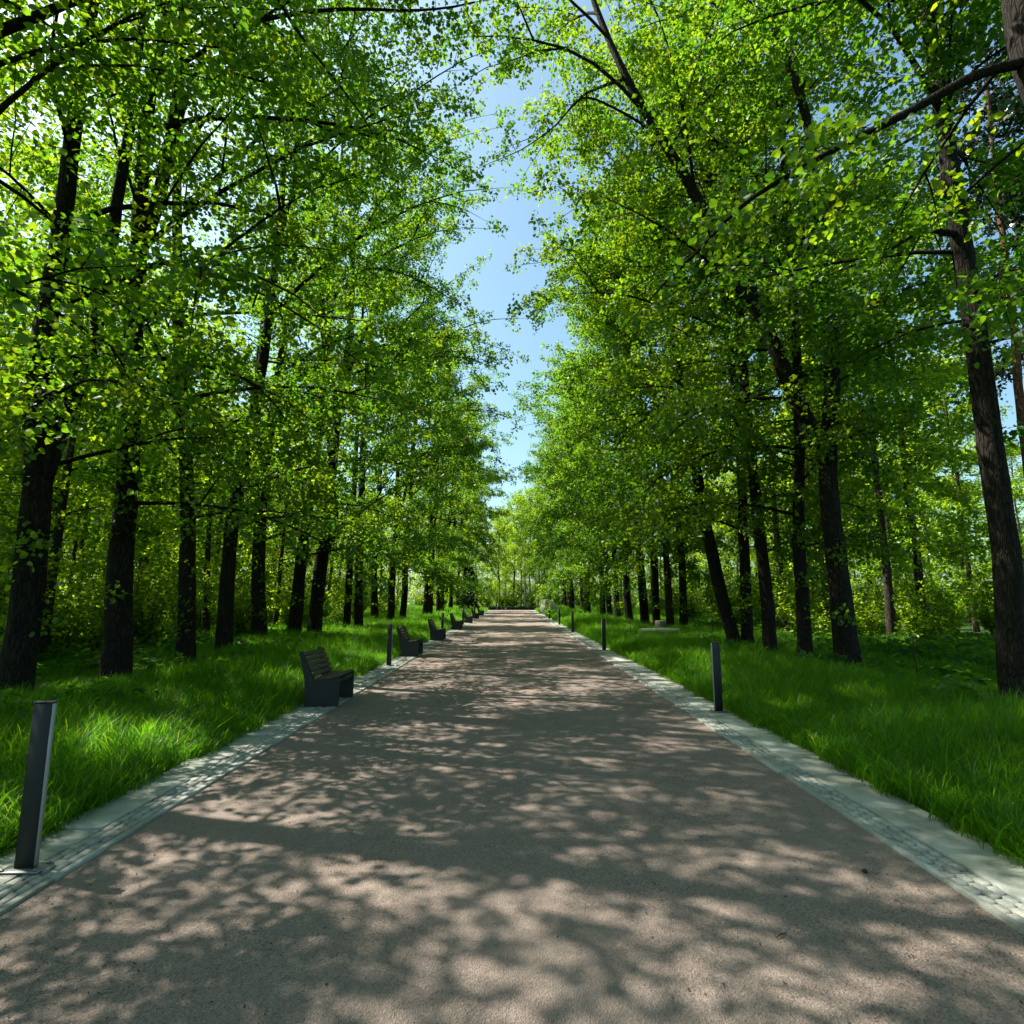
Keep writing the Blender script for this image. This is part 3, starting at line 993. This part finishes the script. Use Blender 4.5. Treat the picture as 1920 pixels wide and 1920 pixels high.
# the deep wood behind everything reads as one mass of leaves
r_ = np.random.default_rng(830)
nb_ = 9500
ang = r_.uniform(-1.25, 1.25, nb_)
rad = 48 + 95 * r_.uniform(0, 1, nb_) ** .8
Sx = np.stack([rad * np.sin(ang), 8 + rad * np.cos(ang), 13.0 * r_.uniform(0, 1, nb_) ** 1.25 * (1 + .25 * np.sin(ang * 19) * np.sin(ang * 7 + 1))], -1)
Sx[:, 2] = np.clip(Sx[:, 2], .2, 15)
Sx = Sx[(np.abs(Sx[:, 0]) > 30) | (Sx[:, 1] > 100)]
nb_ = len(Sx)
Dx = unit(r_.normal(0, 1, (nb_, 3)) * (1, 1, .4))
V, Fq, tone = leaves_on(Sx, Dx, np.full(nb_, 1.5), np.full(nb_, .1), r_, 11, .42, .55, False, .9)
tag(obj("deep_wood", mesh_np("deep_wood", V, Fq, M['leaf_wood'], tone)), "distant green wood closing the view all round", "wood", None, "stuff")

# pale trunks at the far end on the side of the boulder
pale = []
for k in range(2):
    r_ = np.random.default_rng(850 + k)
    pale.append(grow_tree("pale", [straight_trunk(r_, 16, .15)], r_, 16.5, 2.8, 6.0, 26, density=36, size=.17, spread=.3, hexa=False, trunk_sides=9, bark='bark_pale', leaf='leaf_wood'))
for k, (px, Y) in enumerate([(984, 79), (996, 80.5), (1008, 78.5), (1019, 81)]):
    u, f, z = ray(px, 1140)
    tag(place_tree("pale_tree", pale[k % 2], (u / f * Y, Y, 0), rng.uniform(0, 6.28)), f"{ORD[k]} pale slim trunk from the path in the far cluster by the boulder", "tree", "pale trunks at the far end")

# pines with reddish trunks
for k, (px, Y, lab) in enumerate([(1880, 17.0, "pine with bare reddish trunk behind the curved trunk"), (1905, 24.0, "second pine with reddish trunk at the edge of the wood")]):
    r_ = np.random.default_rng(870 + k)
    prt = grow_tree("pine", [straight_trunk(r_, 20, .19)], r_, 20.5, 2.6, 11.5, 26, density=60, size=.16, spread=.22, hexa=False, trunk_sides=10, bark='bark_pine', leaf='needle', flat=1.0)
    x = at(px, 620, Y)[0]
    tag(place_tree("pine_tree", prt, (x, Y, 0)), lab, "tree", "pines behind the row opposite the benches")


# ------------------------------------------------------------------ shrubs and saplings of the undergrowth
def shrub_parts(seed, H, R, leaf='leaf_wood', size=.10, nst=9, density=48):
    r_ = np.random.default_rng(seed)
    tubes, S, D, LN = [], [], [], []
    for k in range(nst):
        az = k * 2.4 + r_.normal(0, .3)
        h = H * r_.uniform(.6, 1.05)
        out_ = R * r_.uniform(.25, 1.0)
        w = np.linspace(0, 1, 7)
        P = np.stack([math.cos(az) * out_ * w ** 1.4, math.sin(az) * out_ * w ** 1.4, -.05 + h * w - .12 * h * w ** 3], -1)
        P[1:, :2] += r_.normal(0, .05, (6, 2))
        tubes.append(tube(P, np.linspace(.018, .004, 7), 5))
        a_, b_, c_ = branchlets_along(P, az, r_, 6.5, .55, .12)
        S.append(a_); D.append(b_); LN.append(c_)
    S, D, LN = map(np.concatenate, (S, D, LN))
    DR = np.full(len(LN), .2)
    BP = S[:, None] + D[:, None] * (np.array([0, .5, 1.])[None, :, None] * LN[:, None, None])
    bt = thin_tubes(BP, np.full(len(LN), .005), np.full(len(LN), .002))
    V, Fq, tone = leaves_on(S, D, LN, DR, r_, density, size, .16, False, .6)
    return [('stems', mesh_np("shrub_stems", *join(tubes + [bt]), M['bark_wood'], smooth=True)), ('foliage', mesh_np("shrub_foliage", V, Fq, M[leaf], tone))]


def place_shrub(name, parts, loc, rz, sc):
    e = empty(name, loc, rz)
    e.scale = sc if isinstance(sc, tuple) else (sc,) * 3
    for n_, me in parts:
        o_ = bpy.data.objects.new(n_, me)
        link(o_, e)
        o_["kind"] = "stuff"
    return e


shrub_kinds = [shrub_parts(900 + k, [2.2, 2.8, 1.6, 3.4][k], [1.1, 1.2, 1.0, 1.3][k]) for k in range(4)]
taken = []
LAB_SL = "bright green leafy shrub in the undergrowth behind the bench-side trunks"
LAB_SR = "light green leafy shrub in the undergrowth behind the trunks opposite the benches"
n = 0
while n < 95:
    x, y = rng.uniform(-21, -9.0), rng.uniform(9, 9 + 45 * rng.uniform(0, 1))
    if -x > 4 + .95 * y or not free(x, y, 1.5):
        n += .05
        continue
    n += 1
    shrub_things.append(place_shrub("shrub", shrub_kinds[rng.integers(4)], (x, y, 0), rng.uniform(0, 6.28), rng.uniform(.85, 1.35)))
    tag(shrub_things[-1], LAB_SL, "shrub", "undergrowth shrubs on the bench side")
n = 0
while n < 80:
    x, y = rng.uniform(9.5, 26), rng.uniform(15, 15 + 45 * rng.uniform(.15, 1))
    if x > 4 + .95 * y or not free(x, y, 1.5):
        n += .05
        continue
    n += 1
    shrub_things.append(place_shrub("shrub", shrub_kinds[rng.integers(4)], (x, y, 0), rng.uniform(0, 6.28), rng.uniform(.85, 1.4)))
    tag(shrub_things[-1], LAB_SR, "shrub", "undergrowth shrubs opposite the benches")
label_by_gap(shrub_things, "leafy green shrub")
for k, x in enumerate(np.linspace(-13, 13, 22)):
    tag(place_shrub("shrub", shrub_kinds[k % 4], (x + rng.normal(0, .5), 79.5 + rng.uniform(0, 4.5), 0), rng.uniform(0, 6.28), rng.uniform(1.1, 1.9)),
        f"leafy shrub beyond the low hedge, {ORD[k]} counting from the bench side", "shrub", "shrubs beyond the end of the path")

# dark conical tree standing in for an overhanging far crown in deep shade
r_ = np.random.default_rng(950)
ev = grow_tree("shaded_crown", [straight_trunk(r_, 4.1, .10, 0, .02)], r_, 4.2, 1.15, .25, 60, density=90, size=.10, spread=.14, hexa=False, bark='bark_wood', leaf='needle',
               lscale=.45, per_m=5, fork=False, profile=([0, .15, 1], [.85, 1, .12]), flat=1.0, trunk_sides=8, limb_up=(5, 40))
x, _, _ = at(880, 1130, 60.0)
tag(place_tree("shaded_crown_tree", ev, (x, 60.0, 0), 0, 1.15), "small dark tree standing in for a deeply shaded crown beyond the far benches", "tree")

# low clipped hedge across the far end
r_ = np.random.default_rng(960)
nl_ = 9000
Vb = np.stack([r_.uniform(-9, 9, nl_), 77.6 + r_.uniform(-.4, .4, nl_), r_.uniform(.02, .42, nl_)], -1)
Dd = unit(r_.normal(0, 1, (nl_, 3)))
V, Fq, tone = leaves_on(Vb, Dd, np.full(nl_, .10), np.zeros(nl_), r_, 30, .10, .05, False, 1.0)
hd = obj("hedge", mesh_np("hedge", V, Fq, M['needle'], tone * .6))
tag(hd, "low dark clipped hedge running across the far end of the path", "hedge")

# ------------------------------------------------------------------ grass and ground cover
hidden = {}


def blade_tuft(rng, n, h, rad, width, bend):
    az = rng.uniform(0, 6.28, n)
    rr = rad * np.sqrt(rng.uniform(0, 1, n))
    ph = rng.uniform(0, 6.28, n)
    base = np.stack([rr * np.cos(ph), rr * np.sin(ph), np.full(n, -.02)], -1)
    hh = h * rng.uniform(.55, 1.2, n)
    bd = bend * hh * rng.uniform(.3, 1.3, n)
    D = np.stack([np.cos(az), np.sin(az), np.zeros(n)], -1)
    W = np.stack([-np.sin(az), np.cos(az), np.zeros(n)], -1) * (width * rng.uniform(.7, 1.3, n))[:, None]
    Vs = []
    for t, wf in ((0, .8), (.4, 1.0), (.75, .7), (1.0, .06)):
        c_ = base + D * (bd * t ** 2)[:, None]
        c_[:, 2] += hh * (t - .18 * t ** 3)
        Vs.append(c_ - W * wf * .5); Vs.append(c_ + W * wf * .5)
    V = np.stack(Vs, 1)
    b = (np.arange(n) * 8)[:, None]
    Fq = np.concatenate([b + np.array([[2 * k, 2 * k + 1, 2 * k + 3, 2 * k + 2]]) for k in range(3)], 0)
    tone = np.clip(np.tile(.42 + rng.normal(0, .26, n), 3), 0, 1)
    return V.reshape(-1, 3), Fq, tone


def herb_tuft(rng, n, h, rad, size):
    ph = rng.uniform(0, 6.28, n); rr = rad * np.sqrt(rng.uniform(0, 1, n))
    st = np.stack([rr * np.cos(ph), rr * np.sin(ph), h * rng.uniform(.4, 1.05, n)], -1)
    D = np.stack([np.cos(ph), np.sin(ph), np.full(n, .1)], -1)
    return leaves_on(st, unit(D), np.full(n, .10), np.zeros(n), rng, 20, size, .04, True, .4)


tufts = bpy.data.collections.new("grass_tufts")
for k in range(10):
    r_ = np.random.default_rng(1000 + k)
    V, Fq, tone = blade_tuft(r_, 54, .38, .14, .0066, .6)
    tufts.objects.link(bpy.data.objects.new(f"tuft_{k:02d}", mesh_np("tuft", V, Fq, M['grass'], tone)))
herbs = bpy.data.collections.new("ground_cover_tufts")
for k in range(5):
    r_ = np.random.default_rng(1100 + k)
    V, Fq, tone = herb_tuft(r_, 26, .38, .22, .11)
    herbs.objects.link(bpy.data.objects.new(f"herb_{k:02d}", mesh_np("herb", V, Fq, M['herb'], tone)))


def scatter(name, pts, rot, scl, idx, coll):
    me = bpy.data.meshes.new(name)
    me.vertices.add(len(pts))
    me.vertices.foreach_set("co", np.asarray(pts, np.float32).ravel())
    me.attributes.new("rot", 'FLOAT_VECTOR', 'POINT').data.foreach_set("vector", np.asarray(rot, np.float32).ravel())
    me.attributes.new("scl", 'FLOAT_VECTOR', 'POINT').data.foreach_set("vector", np.asarray(scl, np.float32).ravel())
    me.attributes.new("idx", 'INT', 'POINT').data.foreach_set("value", np.asarray(idx, np.int32))
    o_ = obj(name, me)
    ng = bpy.data.node_groups.new(name, 'GeometryNodeTree')
    ng.interface.new_socket("Geometry", in_out='INPUT', socket_type='NodeSocketGeometry')
    ng.interface.new_socket("Geometry", in_out='OUTPUT', socket_type='NodeSocketGeometry')
    gi = ng.nodes.new("NodeGroupInput"); go = ng.nodes.new("NodeGroupOutput")
    iop = ng.nodes.new("GeometryNodeInstanceOnPoints")
    ci = ng.nodes.new("GeometryNodeCollectionInfo")
    ci.inputs["Collection"].default_value = coll
    ci.inputs["Separate Children"].default_value = True
    ci.inputs["Reset Children"].default_value = True

    def named(nm, dt):
        a = ng.nodes.new("GeometryNodeInputNamedAttribute"); a.data_type = dt
        a.inputs["Name"].default_value = nm
        return a.outputs["Attribute"]
    e2r = ng.nodes.new("FunctionNodeEulerToRotation")
    ng.links.new(named("rot", 'FLOAT_VECTOR'), e2r.inputs[0])
    ng.links.new(gi.outputs[0], iop.inputs["Points"])
    ng.links.new(ci.outputs[0], iop.inputs["Instance"])
    iop.inputs["Pick Instance"].default_value = True
    ng.links.new(named("idx", 'INT'), iop.inputs["Instance Index"])
    ng.links.new(e2r.outputs[0], iop.inputs["Rotation"])
    ng.links.new(named("scl", 'FLOAT_VECTOR'), iop.inputs["Scale"])
    ng.links.new(iop.outputs[0], go.inputs[0])
    md = o_.modifiers.new("scatter", 'NODES'); md.node_group = ng
    return o_


def fill(rng, x0, x1, y0, y1, dens):
    n_ = int((x1 - x0) * (y1 - y0) * dens)
    return np.stack([rng.uniform(x0, x1, n_), rng.uniform(y0, y1, n_), np.zeros(n_)], -1)


def lawn(name, side, label):
    r_ = np.random.default_rng(1200 + side)
    e_ = abs(BL if side < 0 else BR) - .02
    P = [fill(r_, e_, e_ + .25, 0, 40, 75), fill(r_, e_, 9, .5, 9, 75), fill(r_, e_, 11.5, 9, 16, 55), fill(r_, e_, 14, 16, 30, 34), fill(r_, e_, 15, 30, 74, 15)]
    sc = np.concatenate([np.full(len(p), s) for p, s in zip(P, (.7, 1.0, 1.05, 1.2, 1.5))])
    P = np.concatenate(P)
    keep = P[:, 0] < 3.6 + .98 * P[:, 1]
    P, sc = P[keep], sc[keep]
    # uneven sward: lower near the border, taller clumps further in
    patch = .5 + .5 * np.sin(P[:, 0] * 1.3 + 2 * np.sin(P[:, 1] * .45)) * np.sin(P[:, 1] * .8 + P[:, 0] * .4)
    hz = sc * (.70 + .72 * patch) * r_.uniform(.7, 1.25, len(P)) * np.clip(.62 + (P[:, 0] - e_) * .5, .62, 1.0)
    P[:, 0] *= side
    scl = np.stack([sc * r_.uniform(.85, 1.2, len(P)), sc * r_.uniform(.85, 1.2, len(P)), hz], -1)
    rot = np.stack([r_.normal(0, .13, len(P)), r_.normal(0, .13, len(P)), r_.uniform(0, 6.28, len(P))], -1)
    o_ = scatter(name, P, rot, scl, r_.integers(0, 10, len(P)), tufts)
    tag(o_, label, "grass", None, "stuff")


lawn("grass", -1, "tall bright green grass behind the benches")
lawn("grass", 1, "tall bright green grass opposite the benches")

r_ = np.random.default_rng(1300)
P = np.concatenate([fill(r_, 5.2, 9, 6, 24, 1.2), fill(r_, -9, -5.2, 6, 24, 1.2), fill(r_, 9.0, 19, 9.5, 19, 9), fill(r_, -16, -8.6, 9, 30, 4), fill(r_, 8, 16, 19, 34, 4)])
P = P[np.abs(P[:, 0]) < 3 + .98 * P[:, 1]]
rot = np.stack([r_.normal(0, .1, len(P)), r_.normal(0, .1, len(P)), r_.uniform(0, 6.28, len(P))], -1)
scl = np.repeat(r_.uniform(.7, 1.4, (len(P), 1)), 3, 1)
tag(scatter("ground_cover", P, rot, scl, r_.integers(0, 5, len(P)), herbs), "dark broad-leaved ground cover under the trees", "ground cover", None, "stuff")


# ------------------------------------------------------------------ bollards
def bollard_parts():
    a, b, Hb = .054, .018, .95
    V, Fq = box_arrays(-a, a, -b, b, .012, Hb - .012, .003)
    post = mesh_np("bollard_post", V, Fq, M['anthracite'])
    cap = mesh_np("bollard_cap", *box_arrays(-a - .004, a + .004, -b - .004, b + .004, Hb - .010, Hb, .003), M['anthracite'])
    strip = mesh_np("bollard_strip", *box_arrays(a + .001, a + .007, -b + .004, b - .004, .02, Hb - .014, .001), M['diffuser'])
    plate = mesh_np("bollard_plate", *box_arrays(-.115, .115, -.065, .065, 0.0, .010, .003), M['plate'])
    bolt = []
    for sx in (-1, 1):
        for sy in (-1, 1):
            t = np.array([(sx * .095, sy * .050, .011), (sx * .095, sy * .050, .022)])
            V, Fq = tube(t, [.008, .0075], 6)
            V = np.concatenate([V, [[sx * .095, sy * .050, .0225]]])
            Fq = np.concatenate([Fq, [[6 + k, 6 + (k + 1) % 6, 12, 12] for k in range(0)]]) if False else Fq
            bolt.append((mesh_np("bolt", *box_arrays(-.008, .008, -.008, .008, .011, .021, .003), M['plate']), (sx * .095, sy * .050, 0)))
    return [('post', post, (0, 0, 0)), ('cap', cap, (0, 0, 0)), ('light_panel', strip, (0, 0, 0)), ('base_plate', plate, (0, 0, 0))] + [('bolt', b_, l_) for b_, l_ in bolt]


BP_ = bollard_parts()


def place_bollard(x, y, rz, label, z=.024):
    e_ = empty("bollard", (x, y, z), rz)
    made = {}
    for n_, me, l_ in BP_:
        made[n_] = obj(n_, me, made['base_plate'] if n_ == 'bolt' else (made['post'] if n_ in ('cap', 'light_panel') else e_), l_)
    tag(e_, label, "bollard", "square dark bollards along the path")


for k, y in enumerate([3.60, 13.7, 24.0, 34.0, 44.5]):
    lab = ["large dark square bollard in the foreground on the bench side",
           "dark bollard just before the second bench", "small bollard just beyond the third bench",
           "tiny bollard beyond the fourth bench", "farthest tiny bollard on the bench side"][k]
    place_bollard(-2.90 - (.0 if k else -.04), y, .03, lab)
for k, y in enumerate([8.25, 17.6, 26.6, 34.0, 43.0]):
    lab = ["dark square bollard nearest the viewer opposite the benches", "second bollard from the viewer opposite the benches",
           "third bollard from the viewer opposite the benches", "fourth bollard from the viewer opposite the benches",
           "farthest bollard opposite the benches, close to the boulder"][k]
    place_bollard(2.90 if k == 0 else 2.80, y, math.pi + .05, lab)


# ------------------------------------------------------------------ benches: dark end panels, wooden slats
def poly_mesh(name, v, f, mat):
    me = bpy.data.meshes.new(name)
    me.from_pydata([tuple(map(float, p)) for p in v], [], f)
    me.update()
    me.materials.append(mat)
    return me


BEN_L = .82


def bench_parts():
    # local frame: y along the path, x towards the path (front)
    def end(y):
        prof = [(-.245, 0.0), (.245, 0.0), (.245, .405), (-.12, .365), (-.315, .79), (-.365, .785), (-.262, .38)]
        n_ = len(prof)
        v = [(p[0], y, p[1]) for p in prof] + [(p[0], y + .045, p[1]) for p in prof]
        f = [tuple(range(n_)), tuple(range(2 * n_ - 1, n_ - 1, -1))] + [(i, n_ + i, n_ + (i + 1) % n_, (i + 1) % n_) for i in range(n_)]
        return poly_mesh("bench_end", v, f, M['anthracite'])
    parts = [('end_panel', end(0.0)), ('end_panel', end(BEN_L - .045))]
    # seat slats follow the panel's top slope
    for k in range(5):
        t = k / 4
        xc = .205 - t * .295; zc = .408 - .034 * t + .013 - (.012 * math.sin(t * 3.14))
        V, Fq = box_arrays(-.034, .034, -.012, BEN_L + .012, -.012, .016, .004)
        ca, sa = math.cos(-.115), math.sin(-.115)
        V = np.stack([V[:, 0] * ca + V[:, 2] * -sa * -1 * 0 + V[:, 2] * 0 + 0, V[:, 1], V[:, 2] + V[:, 0] * .11], -1)
        parts.append(('seat_slat', mesh_np("seat_slat", V + np.array((xc, 0, zc)), Fq, M['slat'])))
    a0, a1 = np.array((-.128, .405)), np.array((-.302, .775))
    d = (a1 - a0) / np.linalg.norm(a1 - a0); nrm = np.array((d[1], -d[0]))
    for k in range(5):
        c_ = a0 + (a1 - a0) * (k + .5) / 5
        V, Fq = box_arrays(-.012, .014, -.012, BEN_L + .012, -.034, .034)
        W = V.copy()
        W[:, 0] = c_[0] + (V[:, 0] + .014) * nrm[0] + V[:, 2] * d[0]
        W[:, 2] = c_[1] + (V[:, 0] + .014) * nrm[1] + V[:, 2] * d[1]
        parts.append(('back_slat', mesh_np("back_slat", W, Fq, M['slat'])))
    V, Fq = box_arrays(.19, .235, .046, BEN_L - .046, .33, .385)
    parts.append(('cross_rail', mesh_np("cross_rail", V, Fq, M['anthracite'])))
    return parts


BEN = bench_parts()
for k, y in enumerate([8.62, 15.8, 21.5, 29.0, 36.5, 44.0, 51.5]):
    e_ = empty("bench", (-2.80, y, .024), 0)
    for n_, me in BEN:
        obj(n_, me, e_)
    lab = ["nearest slatted bench with dark end panels, beside the large bollard's lawn", "second bench from the viewer, right after a dark bollard",
           "third bench from the viewer, dark end panel in shade", "fourth bench from the viewer along the gravel edge",
           "fifth bench from the viewer along the gravel edge", "sixth bench from the viewer, tiny and dark", "farthest tiny dark bench before the small dark tree"][k]
    tag(e_, lab, "bench", "benches along one side of the path")


# ------------------------------------------------------------------ boulder, log, stump, stakes, debris
def rock(name, seed, sx, sy, sz, mat):
    r_ = np.random.default_rng(seed)
    nu, nv = 18, 11
    V = []
    for j in range(nv):
        th = math.pi * j / (nv - 1)
        for i in range(nu):
            ph = 2 * math.pi * i / nu
            d = np.array((math.sin(th) * math.cos(ph), math.sin(th) * math.sin(ph), math.cos(th)))
            k_ = 1 + .16 * math.sin(3.1 * d[0] + seed) * math.cos(2.3 * d[1] + 1) + .10 * math.sin(5 * d[2] + 4 * d[0]) + r_.normal(0, .018)
            V.append(d * k_ * (sx, sy, sz))
    Fq = [(j * nu + i, (j + 1) * nu + i, (j + 1) * nu + (i + 1) % nu, j * nu + (i + 1) % nu) for j in range(nv - 1) for i in range(nu)]
    return mesh_np(name, np.array(V), np.array(Fq), mat, smooth=True)


x, _, _ = at(1030, 1138, 57.0)
tag(obj("boulder", rock("boulder", 3, .95, .7, .85, M['boulder']), None, (x, 57.0, .62), .5), "pale rounded boulder on the grass near the far end of the path", "boulder")

lx, _, _ = at(1237, 1184, 21.5)
e_ = empty("cut_log", (lx, 21.5, .36), 0.12)
Pl = np.array([(-.75, 0, 0), (-.4, .01, .01), (0, 0, .015), (.4, -.01, .01), (.75, 0, 0)])
obj("bark_sleeve", mesh_np("bark_sleeve", *tube(Pl, [.125, .12, .115, .11, .105], 14, .10, np.random.default_rng(4)), M['log'], smooth=True), e_)
for sx, r_c in ((-.745, .118), (.745, .098)):
    a = np.linspace(0, 2 * math.pi, 14, endpoint=False)
    v = [(sx, r_c * math.cos(t), r_c * math.sin(t)) for t in a]
    v2 = [(sx + (.012 if sx > 0 else -.012), .7 * p[1], .7 * p[2]) for p in v]
    f = [(i, (i + 1) % 14, 14 + (i + 1) % 14, 14 + i) for i in range(14)] + [tuple(range(14, 28))]
    obj("cut_end", poly_mesh("cut_end", v + v2, f, M['log']), e_)
tag(e_, "pale cut log lying in the grass below the brownish trunk", "log")
sx_, _, _ = at(1237, 1170, 23.4)
e_ = empty("stump", (sx_, 23.4, 0))
Ps = np.array([(0, 0, -.1), (0, 0, .2), (.015, 0, .45), (.03, 0, .68)])
Vs, Fs = tube(Ps, [.27, .23, .21, .20], 14, .10, np.random.default_rng(5), .3)
obj("stump_body", mesh_np("stump_body", Vs, Fs, M['bark_pale'], smooth=True), e_)
top = Vs[-14:]
c_ = top.mean(0) + (0, 0, .012)
obj("cut_top", poly_mesh("cut_top", list(top * .98 + np.array((0, 0, .004))) + [c_], [(i, (i + 1) % 14, 14) for i in range(14)], M['log']), e_)
tag(e_, "short weathered stump just behind the pale cut log", "stump")

for k, (px, py, Y, h_, lab) in enumerate([(1712, 1290, 10.2, .95, "thin dark stake standing in the grass near the curved trunk"),
                                          (1183, 1188, 22.5, 1.0, "thin stake in the grass beyond the second bollard opposite the benches"),
                                          (1337, 1185, 19.0, 1.7, "thin bare sapling stem left of the strongly leaning trunk")]):
    x, _, _ = at(px, 1200, Y)
    P = np.array([(0, 0, -.1), (.006, 0, h_ * .4), (-.008, .004, h_ * .75), (.004, 0, h_)])
    e_ = obj("stake" if k < 2 else "sapling_stem", mesh_np("stake", *tube(P, [.014, .013, .011, .008], 6), M['twig'], smooth=True), None, (x, Y, 0))
    tag(e_, lab, "stake" if k < 2 else "sapling")

gx, gy = ground_point(1622, 1636)
tag(obj("clod", rock("clod", 9, .016, .013, .012, M['twig']), None, (gx, gy, .010)), "small dark clod lying alone on the gravel", "clod")
gx, gy = ground_point(1465, 1757)
P = np.array([(-.035, -.02, 0), (-.01, -.004, .006), (.012, .008, .005), (.036, .026, .001)])
tag(obj("twig", mesh_np("twig", *tube(P, [.0025, .003, .003, .002], 5), M['twig']), None, (gx, gy, .006)), "short thin brown twig lying on the gravel", "twig")

# fallen leaf scraps and loose stones along the gravel
r_ = np.random.default_rng(1500)
n = 1100
lx_ = r_.uniform(-1, 1, n); lx_ = np.sign(lx_) * np.abs(lx_) ** .45
px_ = np.stack([(XL + XR) / 2 + lx_ * (XR - XL) / 2 * .985, 2.2 + 14 * r_.uniform(0, 1, n) ** 1.6, np.full(n, .008)], -1)
V, Fq, tone = leaves_on(px_, unit(np.stack([r_.normal(0, 1, n), r_.normal(0, 1, n), np.zeros(n)], -1)), np.full(n, .01), np.zeros(n), r_, 1, .012, .002, False, .25)
V[:, 2] = np.clip(V[:, 2], .005, .02)
o_ = obj("leaf_litter", mesh_np("leaf_litter", V, Fq, M['twig'], tone))
tag(o_, "scattered tiny brown leaf scraps on the gravel", "litter", None, "stuff")
